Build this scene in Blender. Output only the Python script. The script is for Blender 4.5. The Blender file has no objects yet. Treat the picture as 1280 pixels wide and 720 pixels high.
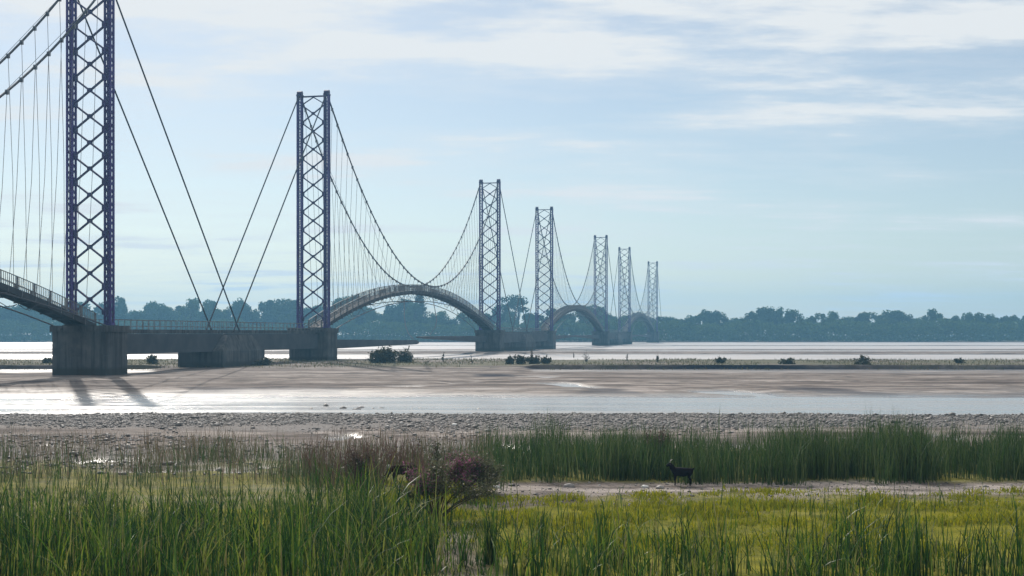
import bpy, bmesh, math, random
import numpy as np
from mathutils import Vector, Matrix

random.seed(7)
rng = np.random.default_rng(11)
SC = bpy.context.scene
COL = SC.collection
EYE = 5.0            # eye height above the river, metres
F = 1600.0           # focal length in 1280-wide pixels
HZ = 417.0           # row of the horizon in the photograph


# ------------------------------------------------------------------ helpers
def at(px, Y, z=0.0):
    return Vector(((px - 640.0) / F * Y, Y, z))


def depth(py, z=0.0):
    return F * (EYE - z) / (py - HZ)


def tag(o, label=None, cat=None, group=None, kind=None):
    if label: o['label'] = label
    if cat: o['category'] = cat
    if group: o['group'] = group
    if kind: o['kind'] = kind
    return o


def link(name, data, parent=None, loc=None):
    o = bpy.data.objects.new(name, data)
    COL.objects.link(o)
    if parent is not None: o.parent = parent
    if loc is not None: o.location = loc
    return o


def empty(name, loc=(0, 0, 0), rz=0.0):
    o = link(name, None, None, loc)
    o.empty_display_size = 0.5
    o.rotation_euler = (0, 0, rz)
    return o


class MB:
    def __init__(self):
        self.v = []; self.f = []

    def add(self, vs, fs):
        b = len(self.v)
        self.v.extend([tuple(p) for p in vs])
        self.f.extend([tuple(i + b for i in q) for q in fs])

    def box(self, x0, x1, y0, y1, z0, z1):
        self.add([(x0, y0, z0), (x1, y0, z0), (x1, y1, z0), (x0, y1, z0), (x0, y0, z1), (x1, y0, z1), (x1, y1, z1), (x0, y1, z1)],
                 [(0, 3, 2, 1), (4, 5, 6, 7), (0, 1, 5, 4), (1, 2, 6, 5), (2, 3, 7, 6), (3, 0, 4, 7)])

    def bar(self, a, b, w, h=None, up=(0, 0, 1)):
        h = w if h is None else h
        a = Vector(a); b = Vector(b); d = (b - a).normalized(); up = Vector(up)
        if abs(d.dot(up)) > 0.98: up = Vector((0, 1, 0))
        s = d.cross(up).normalized() * (w / 2); t = s.cross(d).normalized() * (h / 2)
        vs = [a - s - t, a + s - t, a + s + t, a - s + t, b - s - t, b + s - t, b + s + t, b - s + t]
        self.add(vs, [(0, 3, 2, 1), (4, 5, 6, 7), (0, 1, 5, 4), (1, 2, 6, 5), (2, 3, 7, 6), (3, 0, 4, 7)])

    def tube(self, pts, rads, n=6):
        pts = [Vector(p) for p in pts]
        if not hasattr(rads, '__len__'): rads = [rads] * len(pts)
        rings = []
        for i, p in enumerate(pts):
            d = (pts[min(i + 1, len(pts) - 1)] - pts[max(i - 1, 0)])
            d = d.normalized() if d.length > 1e-9 else Vector((0, 0, 1))
            up = Vector((0, 0, 1)) if abs(d.z) < 0.9 else Vector((1, 0, 0))
            s = d.cross(up).normalized(); t = s.cross(d)
            rings.append([p + (s * math.cos(2 * math.pi * k / n) + t * math.sin(2 * math.pi * k / n)) * rads[i] for k in range(n)])
        vs = [q for r in rings for q in r]; fs = []
        for i in range(len(pts) - 1):
            for k in range(n):
                fs.append((i * n + k, i * n + (k + 1) % n, (i + 1) * n + (k + 1) % n, (i + 1) * n + k))
        fs.append(tuple(range(n - 1, -1, -1))); fs.append(tuple((len(pts) - 1) * n + k for k in range(n)))
        self.add(vs, fs)

    def mesh(self, name, mat, smooth=False):
        me = bpy.data.meshes.new(name)
        me.from_pydata(self.v, [], self.f)
        me.update()
        if mat: me.materials.append(mat)
        if smooth: me.polygons.foreach_set('use_smooth', [True] * len(me.polygons))
        return me

    def build(self, name, mat, parent=None, loc=None, smooth=False):
        return link(name, self.mesh(name, mat, smooth), parent, loc)


def np_mesh(name, verts, quads=None, tris=None, mat=None, smooth=False):
    me = bpy.data.meshes.new(name)
    verts = np.asarray(verts, np.float32)
    loops = []; starts = []; totals = []
    n0 = 0
    if quads is not None and len(quads):
        q = np.asarray(quads, np.int32); loops.append(q.ravel()); starts.append(np.arange(len(q)) * 4); totals.append(np.full(len(q), 4)); n0 = len(q) * 4
    if tris is not None and len(tris):
        t = np.asarray(tris, np.int32); loops.append(t.ravel()); starts.append(n0 + np.arange(len(t)) * 3); totals.append(np.full(len(t), 3))
    loops = np.concatenate(loops); starts = np.concatenate(starts); totals = np.concatenate(totals)
    me.vertices.add(len(verts)); me.vertices.foreach_set('co', verts.ravel())
    me.loops.add(len(loops)); me.loops.foreach_set('vertex_index', loops.astype(np.int32))
    me.polygons.add(len(starts)); me.polygons.foreach_set('loop_start', starts.astype(np.int32)); me.polygons.foreach_set('loop_total', totals.astype(np.int32))
    if smooth: me.polygons.foreach_set('use_smooth', np.ones(len(starts), bool))
    me.update(calc_edges=True); me.validate()
    if mat: me.materials.append(mat)
    return me


# ---------------------------------------------------------------- numpy noise
_PERM = np.random.default_rng(5).random((256, 256))


def vnoise(x, y):
    x = np.asarray(x, float); y = np.asarray(y, float)
    xi = np.floor(x).astype(int); yi = np.floor(y).astype(int)
    fx = x - xi; fy = y - yi
    fx = fx * fx * (3 - 2 * fx); fy = fy * fy * (3 - 2 * fy)
    g = lambda a, b: _PERM[a & 255, b & 255]
    return (g(xi, yi) * (1 - fx) + g(xi + 1, yi) * fx) * (1 - fy) + (g(xi, yi + 1) * (1 - fx) + g(xi + 1, yi + 1) * fx) * fy


def fbm(x, y, o=4):
    r = 0.0; a = 0.5; t = 0.0
    for k in range(o):
        r = r + a * vnoise(np.asarray(x) * 2 ** k + 17.3 * k, np.asarray(y) * 2 ** k + 9.1 * k); t += a; a *= 0.5
    return r / t


def smooth01(x, a, b):
    t = np.clip((np.asarray(x, float) - a) / (b - a), 0, 1)
    return t * t * (3 - 2 * t)


# ---------------------------------------------------------------- materials
def nt(name):
    m = bpy.data.materials.new(name); m.use_nodes = True
    t = m.node_tree; t.nodes.clear()
    out = t.nodes.new('ShaderNodeOutputMaterial')
    return m, t, out


def mix_rgb(t, fac, a, b, blend='MIX'):
    n = t.nodes.new('ShaderNodeMix'); n.data_type = 'RGBA'; n.blend_type = blend
    for sock, val in ((n.inputs['Factor'], fac), (n.inputs['A'], a), (n.inputs['B'], b)):
        if hasattr(val, 'is_linked') or hasattr(val, 'links'): t.links.new(val, sock)
        elif isinstance(val, (int, float)): sock.default_value = val
        else: sock.default_value = (*val, 1.0)
    for o in n.outputs:
        if o.type == 'RGBA': return o


def noise(t, scale, detail=4, vec=None, rough=0.55, mapscale=None, obj=False):
    n = t.nodes.new('ShaderNodeTexNoise'); n.inputs['Scale'].default_value = scale
    n.inputs['Detail'].default_value = detail; n.inputs['Roughness'].default_value = rough
    if vec is None:
        if obj:
            c = t.nodes.new('ShaderNodeTexCoord'); vec = c.outputs['Object']
        else:
            g = t.nodes.new('ShaderNodeNewGeometry'); vec = g.outputs['Position']
    if mapscale:
        mp = t.nodes.new('ShaderNodeMapping'); mp.inputs['Scale'].default_value = mapscale
        t.links.new(vec, mp.inputs['Vector']); vec = mp.outputs['Vector']
    t.links.new(vec, n.inputs['Vector'])
    return n.outputs['Fac']


def ramp(t, fac, *stops):
    r = t.nodes.new('ShaderNodeValToRGB'); t.links.new(fac, r.inputs['Fac'])
    e = r.color_ramp.elements
    while len(e) < len(stops): e.new(0.5)
    for el, (p, c) in zip(e, stops):
        el.position = p; el.color = (*c, 1) if hasattr(c, '__len__') else (c, c, c, 1)
    return r.outputs['Color']


def bsdf(t, out, color, rough=0.7, spec=0.5, metal=0.0):
    b = t.nodes.new('ShaderNodeBsdfPrincipled')
    if hasattr(color, 'links'): t.links.new(color, b.inputs['Base Color'])
    else: b.inputs['Base Color'].default_value = (*color, 1)
    if hasattr(rough, 'links'): t.links.new(rough, b.inputs['Roughness'])
    else: b.inputs['Roughness'].default_value = rough
    b.inputs['Specular IOR Level'].default_value = spec
    b.inputs['Metallic'].default_value = metal
    t.links.new(b.outputs['BSDF'], out.inputs['Surface'])
    return b


def bump(t, b, fac, strength, dist):
    n = t.nodes.new('ShaderNodeBump'); n.inputs['Strength'].default_value = strength; n.inputs['Distance'].default_value = dist
    t.links.new(fac, n.inputs['Height']); t.links.new(n.outputs['Normal'], b.inputs['Normal'])


def concrete(name, c0, c1):
    m, t, out = nt(name)
    c = ramp(t, noise(t, 0.5, 6, None, 0.65), (0.35, c0), (0.65, c1))
    c = mix_rgb(t, ramp(t, noise(t, 1.0, 5, None, 0.6, (2.2, 2.2, 0.12)), (0.46, 0.0), (0.62, 0.75)), c, (0.022, 0.022, 0.024))   # run-off streaks
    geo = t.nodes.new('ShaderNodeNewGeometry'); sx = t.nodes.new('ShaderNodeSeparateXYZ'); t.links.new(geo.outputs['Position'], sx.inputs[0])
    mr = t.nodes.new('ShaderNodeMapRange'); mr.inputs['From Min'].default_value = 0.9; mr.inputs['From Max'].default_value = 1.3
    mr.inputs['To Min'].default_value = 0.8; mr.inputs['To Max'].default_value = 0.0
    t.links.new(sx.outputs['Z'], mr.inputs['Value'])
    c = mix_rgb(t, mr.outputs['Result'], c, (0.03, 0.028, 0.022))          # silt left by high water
    b = bsdf(t, out, c, 0.9, 0.2); bump(t, b, noise(t, 2.5, 5), 0.5, 0.03)
    return m


def simple(name, c0, c1, scale=1.0, rough=0.7, spec=0.4, metal=0.0, bmp=0.0):
    m, t, out = nt(name)
    f = noise(t, scale, 6)
    c = ramp(t, f, (0.3, c0), (0.7, c1))
    b = bsdf(t, out, c, rough, spec, metal)
    if bmp: bump(t, b, noise(t, scale * 5, 4), 0.5, bmp)
    return m


def rusty(name, c0, c1):
    m, t, out = nt(name)
    c = ramp(t, noise(t, 0.3, 5), (0.35, c0), (0.65, c1))
    c = mix_rgb(t, ramp(t, noise(t, 1.0, 6, None, 0.7, (1.5, 1.5, 0.35)), (0.58, 0.0), (0.68, 0.8)), c, (0.09, 0.04, 0.02))
    bsdf(t, out, c, 0.6, 0.3)
    return m


def leafy(name, cols, trans=0.45, rough=0.6, spec=0.2, tcol=None, tint_scale=None):
    """foliage: colour picked per leaf, light passing through the blade"""
    m, t, out = nt(name)
    g = t.nodes.new('ShaderNodeNewGeometry')
    n = len(cols)
    c = ramp(t, g.outputs['Random Per Island'], *[(i / max(n - 1, 1), k) for i, k in enumerate(cols)])
    if tint_scale:
        f = noise(t, tint_scale, 3)
        c = mix_rgb(t, ramp(t, f, (0.35, 0.0), (0.7, 0.55)), c, tcol or cols[-1])
    b = t.nodes.new('ShaderNodeBsdfPrincipled'); t.links.new(c, b.inputs['Base Color'])
    b.inputs['Roughness'].default_value = rough; b.inputs['Specular IOR Level'].default_value = spec
    tr = t.nodes.new('ShaderNodeBsdfTranslucent'); t.links.new(c, tr.inputs['Color'])
    mx = t.nodes.new('ShaderNodeMixShader'); mx.inputs['Fac'].default_value = trans
    t.links.new(b.outputs['BSDF'], mx.inputs[1]); t.links.new(tr.outputs['BSDF'], mx.inputs[2])
    t.links.new(mx.outputs['Shader'], out.inputs['Surface'])
    return m


M = {}
M['steel'] = rusty('violet_painted_steel', (0.04, 0.022, 0.13), (0.065, 0.042, 0.19))
M['brace'] = simple('dark_violet_steel', (0.022, 0.018, 0.07), (0.04, 0.032, 0.11), 0.6, 0.55, 0.4)
M['cable'] = simple('dark_wire_rope', (0.022, 0.022, 0.03), (0.045, 0.045, 0.055), 2.0, 0.6, 0.3)
M['hanger'] = simple('dull_galvanised_wire', (0.10, 0.10, 0.115), (0.17, 0.17, 0.185), 2.0, 0.5, 0.4)
M['deck'] = simple('weathered_deck_steel', (0.025, 0.028, 0.035), (0.055, 0.055, 0.06), 0.8, 0.8, 0.2)
M['rail'] = simple('grey_galvanised_mesh', (0.09, 0.09, 0.10), (0.16, 0.16, 0.16), 1.0, 0.6, 0.3)
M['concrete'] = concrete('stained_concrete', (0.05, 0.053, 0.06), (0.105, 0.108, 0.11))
M['girder'] = simple('dark_weathered_girder', (0.035, 0.04, 0.05), (0.065, 0.07, 0.08), 0.5, 0.8, 0.2)
M['bark'] = simple('grey_brown_bark', (0.035, 0.028, 0.022), (0.09, 0.07, 0.055), 3.0, 0.9, 0.1)
M['twig'] = simple('dry_dark_twig', (0.03, 0.022, 0.018), (0.075, 0.05, 0.04), 3.0, 0.9, 0.1)
M['stone'] = None
M['tree'] = leafy('far_leaf', [(0.015, 0.036, 0.014), (0.03, 0.06, 0.02), (0.045, 0.08, 0.025)], 0.14, 0.9, 0.0, tint_scale=0.16, tcol=(0.085, 0.115, 0.03))
def per_tree(m):
    t = m.node_tree
    oi = t.nodes.new('ShaderNodeObjectInfo')
    for n in [x for x in t.nodes if x.type in ('BSDF_PRINCIPLED', 'BSDF_TRANSLUCENT')]:
        sock = n.inputs['Base Color'] if 'Base Color' in n.inputs else n.inputs['Color']
        src = sock.links[0].from_socket
        f = mix_rgb(t, oi.outputs['Random'], (0.55, 0.65, 0.6), (1.7, 1.6, 1.2))
        t.links.new(mix_rgb(t, 1.0, src, f, 'MULTIPLY'), sock)


per_tree(M['tree'])
M['pine'] = leafy('needle_foliage', [(0.014, 0.03, 0.014), (0.03, 0.055, 0.02)], 0.2)
M['bush'] = leafy('scrub_leaf', [(0.028, 0.032, 0.016), (0.055, 0.058, 0.028), (0.075, 0.068, 0.036)], 0.25)
M['reed'] = leafy('reed_blade', [(0.005, 0.018, 0.004), (0.010, 0.034, 0.006), (0.018, 0.056, 0.009), (0.035, 0.085, 0.012), (0.07, 0.14, 0.016), (0.20, 0.25, 0.03), (0.20, 0.17, 0.08)], 0.42, 0.45, 0.35, tint_scale=0.6, tcol=(0.012, 0.04, 0.008))
M['reed_far'] = leafy('reed_bed_blade', [(0.010, 0.03, 0.009), (0.022, 0.055, 0.014), (0.04, 0.085, 0.02), (0.12, 0.14, 0.06)], 0.35, 0.5, 0.3, tint_scale=0.8, tcol=(0.06, 0.085, 0.025))
M['sward'] = leafy('yellow_green_turf', [(0.07, 0.10, 0.01), (0.20, 0.21, 0.010), (0.32, 0.29, 0.015), (0.14, 0.17, 0.010)], 0.5, 0.6, 0.2, tint_scale=0.9, tcol=(0.10, 0.13, 0.010))
M['dry'] = leafy('dry_grass', [(0.10, 0.075, 0.055), (0.17, 0.13, 0.09), (0.09, 0.10, 0.05)], 0.3)
M['scrubgrass'] = leafy('sandbar_grass', [(0.07, 0.075, 0.035), (0.11, 0.11, 0.05), (0.14, 0.12, 0.07)], 0.3)
M['tamarisk'] = leafy('feathery_grey_green', [(0.06, 0.072, 0.036), (0.095, 0.10, 0.05), (0.11, 0.10, 0.065)], 0.35)
M['blossom'] = leafy('pink_blossom', [(0.20, 0.06, 0.13), (0.27, 0.09, 0.18), (0.15, 0.07, 0.09)], 0.4)
M['weed'] = leafy('reddish_dry_weed', [(0.07, 0.04, 0.035), (0.12, 0.07, 0.055), (0.09, 0.075, 0.045)], 0.25)
M['goat_black'] = simple('black_goat_hair', (0.006, 0.006, 0.008), (0.012, 0.011, 0.014), 30, 0.9, 0.05)
M['goat_brown'] = simple('dark_brown_goat_hair', (0.016, 0.009, 0.008), (0.03, 0.018, 0.014), 30, 1.0, 0.02)
M['horn'] = simple('pale_horn', (0.22, 0.21, 0.19), (0.36, 0.34, 0.30), 20, 0.5, 0.4)
M['driftwood'] = simple('bleached_driftwood', (0.16, 0.14, 0.12), (0.30, 0.27, 0.23), 8, 0.9, 0.2)


def stone_mat(name, c0, c1, c2):
    m, t, out = nt(name)
    g = t.nodes.new('ShaderNodeNewGeometry')
    c = ramp(t, g.outputs['Random Per Island'], (0.0, c0), (0.6, c1), (1.0, c2))
    c = mix_rgb(t, ramp(t, noise(t, 9, 5), (0.35, 0.0), (0.75, 0.5)), c, c0)
    bsdf(t, out, c, 0.65, 0.4)
    return m


M['stone'] = stone_mat('river_cobble', (0.05, 0.047, 0.046), (0.12, 0.113, 0.108), (0.32, 0.30, 0.285))
M['pale_stone'] = simple('pale_river_stone', (0.5, 0.49, 0.47), (0.7, 0.69, 0.66), 6, 0.6)

# ---------------------------------------------------------------- terrain
# profile of the bed: s = rows below the horizon for a point at river level, i.e. s = F * EYE / Y
PROF = [(0, 2.2), (9.0, 1.6), (10.2, 0.8), (10.7, -0.3), (14.6, -0.25), (15.1, 0.26), (15.6, -0.2), (19.6, -0.2), (20.3, 0.3),
        (21.2, 0.05), (21.6, -0.2), (22.9, -0.2), (23.5, 0.32), (26.0, 0.34), (26.6, -0.2), (33.8, -0.2), (34.6, 0.25), (36, 0.55),
        (44.0, 0.55), (45.3, 0.68), (45.36, 0.10), (50, 0.12), (54, 0.28), (62, 0.34), (70, 0.20), (76, 0.10), (80, 0.05), (82.5, -0.15),
        (86, -0.35), (98, -0.3), (101.5, -0.02), (104, 0.12), (112, 0.26), (123, 0.26), (132, 0.21), (143, 0.22), (170, 0.2), (188, 0.26), (210, 0.27),
        (235, 0.22), (262, 0.18), (300, 0.17), (345, 0.2), (400, 0.3)]
PS = np.array([p[0] for p in PROF]); PZ = np.array([p[1] for p in PROF])
# the same without the cut bank
PZ2 = np.interp(PS, [0], [0]) * 0 + PZ
PZ2[(PS > 43) & (PS < 55)] = np.interp(PS[(PS > 43) & (PS < 55)], [43, 48, 55], [0.5, 0.34, 0.28])


def ground(X, Y):
    X = np.asarray(X, float); Y = np.asarray(Y, float)
    Yc = np.maximum(Y, 12.0)
    s = F * EYE / Yc
    wob = (fbm(X / (0.22 * Yc + 8) + 3.7, np.log(Yc) * 7.0 + 1.3, 4) - 0.5)
    fine = (fbm(X / (0.03 * Yc + 1) + 31.7, np.log(Yc) * 30.0, 3) - 0.5)
    w = 0.085 * np.ones_like(s)
    w = np.where((s > 43.0) & (s < 47.0), 0.02, w)
    w = np.where(s < 34, 0.07, w)
    s2 = s * (1 + w * wob + 0.018 * fine)
    s2 = np.where((s > 42.5) & (s < 47.5), s * (1 + 0.022 * wob), s2)
    za = np.interp(s2, PS, PZ); zb = np.interp(s2, PS, PZ2)
    k = smooth01(X / Yc * F, 10, 30)                 # the cut bank runs only to the right of here
    k = np.maximum(k, smooth01(-X / Yc * F, 420, 460))
    z = za * k + zb * (1 - k)
    # a second low scarp on the bar, left of the first
    k2 = np.exp(-((X / Yc * F + 20) / 45.0) ** 2)
    z = z + 0.38 * k2 * (smooth01(s2, 50, 54) - 1) * 0 + 0.0
    pit = smooth01(fbm(X / 15.0 + 80, Y / 34.0 + 3, 4), 0.56, 0.66) * smooth01(s, 52, 58) * (1 - smooth01(s, 76, 82))
    pit = np.maximum(pit, smooth01(fbm(X / 2.6 + 80, Y / 5.5 + 3, 4), 0.67, 0.73) * smooth01(s, 122, 128) * (1 - smooth01(s, 172, 184)) * 0.9)
    z = z - 0.42 * pit
    amp = np.interp(s, [0, 30, 50, 110, 200, 400], [0.05, 0.06, 0.10, 0.10, 0.10, 0.05])
    z = z + amp * (fbm(X * 0.35 + 5, Y * 0.35, 4) - 0.5) * np.where(z > -0.02, 1.0, 0.3)
    z = z + np.interp(s, [60, 110], [0, 0.05]) * (fbm(X * 2.1 + 5, Y * 2.1, 3) - 0.5)
    z = z + smooth01(s, 50, 54) * (1 - smooth01(s, 78, 82)) * 0.22 * (fbm(X / 16.0 + 7, Y / 3.2, 4) - 0.5)
    # behind the camera the near bank rises
    z = z + smooth01(20 - Y, 0, 14) * 3.0
    return z


def gz(x, y):
    return float(ground(np.array([x]), np.array([y]))[0])


s_rows = np.concatenate([np.linspace(5.4, 9, 10), np.arange(9.1, 24, 0.14), np.arange(24, 43.2, 0.3), np.arange(43.2, 48.2, 0.05), np.arange(48.3, 110, 0.45),
                         np.arange(110, 400, 1.0)])
Yr = F * EYE / s_rows
Yr = np.concatenate([[2400], Yr, np.linspace(19.6, -50, 40)])
NC = 330
rat = np.linspace(-0.62, 0.62, NC)
half = np.maximum(np.abs(Yr), 90.0)
TX = rat[None, :] * half[:, None] * np.where(Yr > 1400, 0.9, 1.0)[:, None]
TX = TX * (1 + 0.15 * smooth01(160 - Yr, 0, 140))[:, None]
TY = np.repeat(Yr[:, None], NC, 1)
TZ = ground(TX, TY)
verts = np.stack([TX, TY, TZ], -1).reshape(-1, 3)
ii, jj = np.meshgrid(np.arange(len(Yr) - 1), np.arange(NC - 1), indexing='ij')
a = ii * NC + jj
quads = np.stack([a, a + 1, a + NC + 1, a + NC], -1).reshape(-1, 4)[:, ::-1]

# ground cover masks: what grows or lies where, plus shade painted on the low banks
S = F * EYE / np.maximum(TY, 12); PX = 640 + F * TX / np.maximum(TY, 12)
nz = fbm(TX * 0.3, TY * 0.3, 4)
green = smooth01(S + 60 * (nz - 0.5), 216, 232)
green = np.where(PX < 560, np.maximum(green, smooth01(S + 50 * (nz - 0.5), 150, 190) * 0.7), green)
green = np.where(S < 201, np.where(PX > 600, smooth01(S + 20 * (nz - 0.5), 140, 160) * 0.8 * (1 - smooth01(S + 10 * (nz - .5), 192, 198)), green), green)
band = smooth01(S, 34.5, 37) * (1 - smooth01(S + 6 * (nz - 0.5), 42, 47))
green = green * (1 - 0.85 * smooth01(S + 30 * (nz - .5), 243, 256) * np.exp(-((PX - 577 + 60 * (nz - .5)) / 42.0) ** 4))
green2 = band * 0.75 * smooth01(fbm(TX * 0.1, TY * 0.05, 4), 0.3, 0.6)
gravel = smooth01(S + 10 * (nz - .5), 101, 105) * (1 - smooth01(S + 18 * (nz - 0.5), 120, 128))
gravel = np.maximum(gravel, 0.7 * smooth01(S + 30 * (nz - .5), 142, 150) * (1 - smooth01(S, 180, 190)) * (1 - smooth01(PX, 580, 620)))
far = 1 - smooth01(S, 10.0, 10.6)
bank_shade_mud = smooth01(S, 45.2, 45.4) * (1 - smooth01(S + 1.2 * (nz - 0.5), 46.6, 47.2)) * np.maximum(smooth01(PX + 60 * (nz - 0.5), 640, 668), smooth01(-PX, -150, -100))  # shade of the steep bank face, put into the ground colour
bank_shade_mud = np.maximum(bank_shade_mud, smooth01(S + 2 * (nz - .5), 53.6, 54.2) * (1 - smooth01(S + 2 * (nz - .5), 56.4, 57.2)) * np.exp(-((PX - 618) / 26.0) ** 4))  # painted shade of the second low scarp
bank_shade_mud = np.maximum(bank_shade_mud, 0.75 * smooth01(fbm(TX / 9.0, TY / 22.0, 4), 0.52, 0.6) * smooth01(S, 68, 72) * (1 - smooth01(S, 76, 80)))


def ground_material():
    m, t, out = nt('river_bed_sand_and_mud')
    def attr(n):
        x = t.nodes.new('ShaderNodeAttribute'); x.attribute_name = n; return x.outputs['Fac']
    geo = t.nodes.new('ShaderNodeNewGeometry'); pos = geo.outputs['Position']
    streak = noise(t, 1.0, 6, pos, 0.6, (0.03, 0.20, 0.0))
    c = ramp(t, streak, (0.36, (0.07, 0.052, 0.05)), (0.44, (0.165, 0.138, 0.125)), (0.54, (0.25, 0.217, 0.197)), (0.63, (0.38, 0.335, 0.31)))
    blot = noise(t, 1.0, 6, pos, 0.65, (0.25, 0.6, 0.0))
    c = mix_rgb(t, ramp(t, blot, (0.47, 0.0), (0.57, 0.8)), c, (0.062, 0.05, 0.045))
    grit = noise(t, 14.0, 4, pos, 0.7)
    c = mix_rgb(t, ramp(t, grit, (0.35, 0.45), (0.6, 0.0)), c, (0.09, 0.075, 0.065))
    gr = ramp(t, noise(t, 7.0, 3, pos), (0.3, (0.08, 0.075, 0.074)), (0.7, (0.26, 0.24, 0.23)))
    c = mix_rgb(t, attr('gravel'), c, gr)
    gn = ramp(t, noise(t, 1.2, 5, pos), (0.3, (0.07, 0.08, 0.010)), (0.7, (0.20, 0.185, 0.018)))
    c = mix_rgb(t, attr('green'), c, gn)
    c = mix_rgb(t, attr('greentwo'), c, (0.085, 0.085, 0.045))
    c = mix_rgb(t, attr('far'), c, (0.05, 0.06, 0.03))
    c = mix_rgb(t, attr('bank_shade_mud'), c, (0.018, 0.018, 0.028))  # near-black: painted shade of the banks, and dark mud streaks
    # wet silt close to water level is darker and smooth
    sx = t.nodes.new('ShaderNodeSeparateXYZ'); t.links.new(pos, sx.inputs[0])
    mr = t.nodes.new('ShaderNodeMapRange'); mr.inputs['From Min'].default_value = 0.02; mr.inputs['From Max'].default_value = 0.16
    mr.inputs['To Min'].default_value = 1.0; mr.inputs['To Max'].default_value = 0.0
    t.links.new(sx.outputs['Z'], mr.inputs['Value'])
    c = mix_rgb(t, mr.outputs['Result'], c, mix_rgb(t, 0.55, c, (0.06, 0.045, 0.04)))
    mr2 = t.nodes.new('ShaderNodeMapRange'); mr2.inputs['From Min'].default_value = 0.03; mr2.inputs['From Max'].default_value = 0.22
    mr2.inputs['To Min'].default_value = 0.25; mr2.inputs['To Max'].default_value = 0.85
    t.links.new(sx.outputs['Z'], mr2.inputs['Value'])
    rg = t.nodes.new('ShaderNodeMath'); rg.operation = 'MAXIMUM'
    my = t.nodes.new('ShaderNodeMapRange'); my.inputs['From Min'].default_value = 36; my.inputs['From Max'].default_value = 48
    my.inputs['To Min'].default_value = 0.85; my.inputs['To Max'].default_value = 0.2; t.links.new(sx.outputs['Y'], my.inputs['Value'])   # trampled marsh soil is dull
    rx_ = t.nodes.new('ShaderNodeMath'); rx_.operation = 'MAXIMUM'; t.links.new(attr('green'), rx_.inputs[0]); t.links.new(my.outputs['Result'], rx_.inputs[1])
    t.links.new(mr2.outputs['Result'], rg.inputs[0]); t.links.new(rx_.outputs[0], rg.inputs[1])
    b = bsdf(t, out, c, rg.outputs[0], 0.35)
    ms = t.nodes.new('ShaderNodeMapRange'); ms.inputs['From Min'].default_value = 0.03; ms.inputs['From Max'].default_value = 0.2
    ms.inputs['To Min'].default_value = 0.3; ms.inputs['To Max'].default_value = 0.04
    t.links.new(sx.outputs['Z'], ms.inputs['Value']); t.links.new(ms.outputs['Result'], b.inputs['Specular IOR Level'])
    bump(t, b, noise(t, 3.0, 9, pos, 0.72), 0.9, 0.10)
    return m


gm = np_mesh('riverbed', verts, quads, None, ground_material(), True)
for n_, arr in (('gravel', gravel), ('green', green), ('greentwo', green2), ('far', far), ('bank_shade_mud', bank_shade_mud)):
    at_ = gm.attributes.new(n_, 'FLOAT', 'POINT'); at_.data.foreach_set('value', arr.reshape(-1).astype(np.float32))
tag(link('ground', gm), kind='structure')


def water_material():
    m, t, out = nt('silty_river_water')
    geo = t.nodes.new('ShaderNodeNewGeometry'); pos = geo.outputs['Position']
    c = ramp(t, noise(t, 1, 3, pos, 0.5, (0.02, 0.06, 0)), (0.35, (0.32, 0.29, 0.28)), (0.7, (0.42, 0.385, 0.37)))
    sy = t.nodes.new('ShaderNodeSeparateXYZ'); t.links.new(pos, sy.inputs[0])
    mr = t.nodes.new('ShaderNodeMapRange'); mr.inputs['From Min'].default_value = 110; mr.inputs['From Max'].default_value = 200
    t.links.new(sy.outputs['Y'], mr.inputs['Value'])          # shoal ripples are coarser out in the main river
    ro = mix_rgb(t, mr.outputs['Result'], ramp(t, noise(t, 1, 5, pos, 0.6, (0.04, 0.3, 0)), (0.4, 0.14), (0.62, 0.32)),
                 ramp(t, noise(t, 1, 4, pos, 0.5, (0.02, 0.1, 0)), (0.35, 0.34), (0.7, 0.5)))
    c = mix_rgb(t, mr.outputs['Result'], (0.22, 0.215, 0.21), c)
    b = bsdf(t, out, c, ro, 0.8)
    b.inputs['IOR'].default_value = 1.33
    r = noise(t, 1, 5, pos, 0.6, (1.2, 3.2, 1))
    bump(t, b, r, 0.6, 0.12)
    return m


wm = MB(); wm.add([(-1000, 14, 0), (1000, 14, 0), (1000, 900, 0), (-1000, 900, 0)], [(0, 1, 2, 3)])
tag(wm.build('river_water', water_material()), kind='structure')

# ---------------------------------------------------------------- the bridge
BX, BY = 0.2225, -81.2                      # X = BX * Y + BY along the bridge
NRM = math.hypot(BX, 1.0)
RZ = -math.atan2(BX, 1.0)                   # local +Y runs along the bridge
def on_bridge(Y, z=0.0): return Vector((BX * Y + BY, Y, z))
TOW = [147.1, 215.0, 338.6, 411.6, 530.1, 603.1, 721.6]
PIER_TOP, TOP, HALF = 5.9, 45.0, 2.4

ORD = ['nearest tower, far left of the riverbed bridge', 'second tower from the near bank', 'tallest tower beside the wide arch it ends',
       'tower just beyond the tallest one', 'middle sized tower past the second arch', 'second smallest tower', 'smallest, farthest tower']
tower_lab = ['violet lattice tower so near that its top leaves the picture',
             'tall violet lattice tower at the near foot of the largest arch',
             'violet lattice tower at the far foot of the largest arch',
             'violet lattice tower next beyond the far foot of the largest arch',
             'mid distance violet lattice tower at the far foot of the second arch',
             'small violet lattice tower at the near foot of the last arch',
             'smallest violet lattice tower, last before the far wooded bank']
pier_lab = ['grey concrete block pier under the tower cut off by the top of the picture',
            'dark concrete pier at the near foot of the largest arch',
            'broad dark concrete pier at the far foot of the largest arch',
            'dark concrete pier carrying the tower next beyond the largest arch',
            'hazy blue concrete pier at the far foot of the second arch',
            'hazy blue concrete pier at the near foot of the last small arch',
            'small hazy concrete pier by the wooded bank under the smallest tower']


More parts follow.
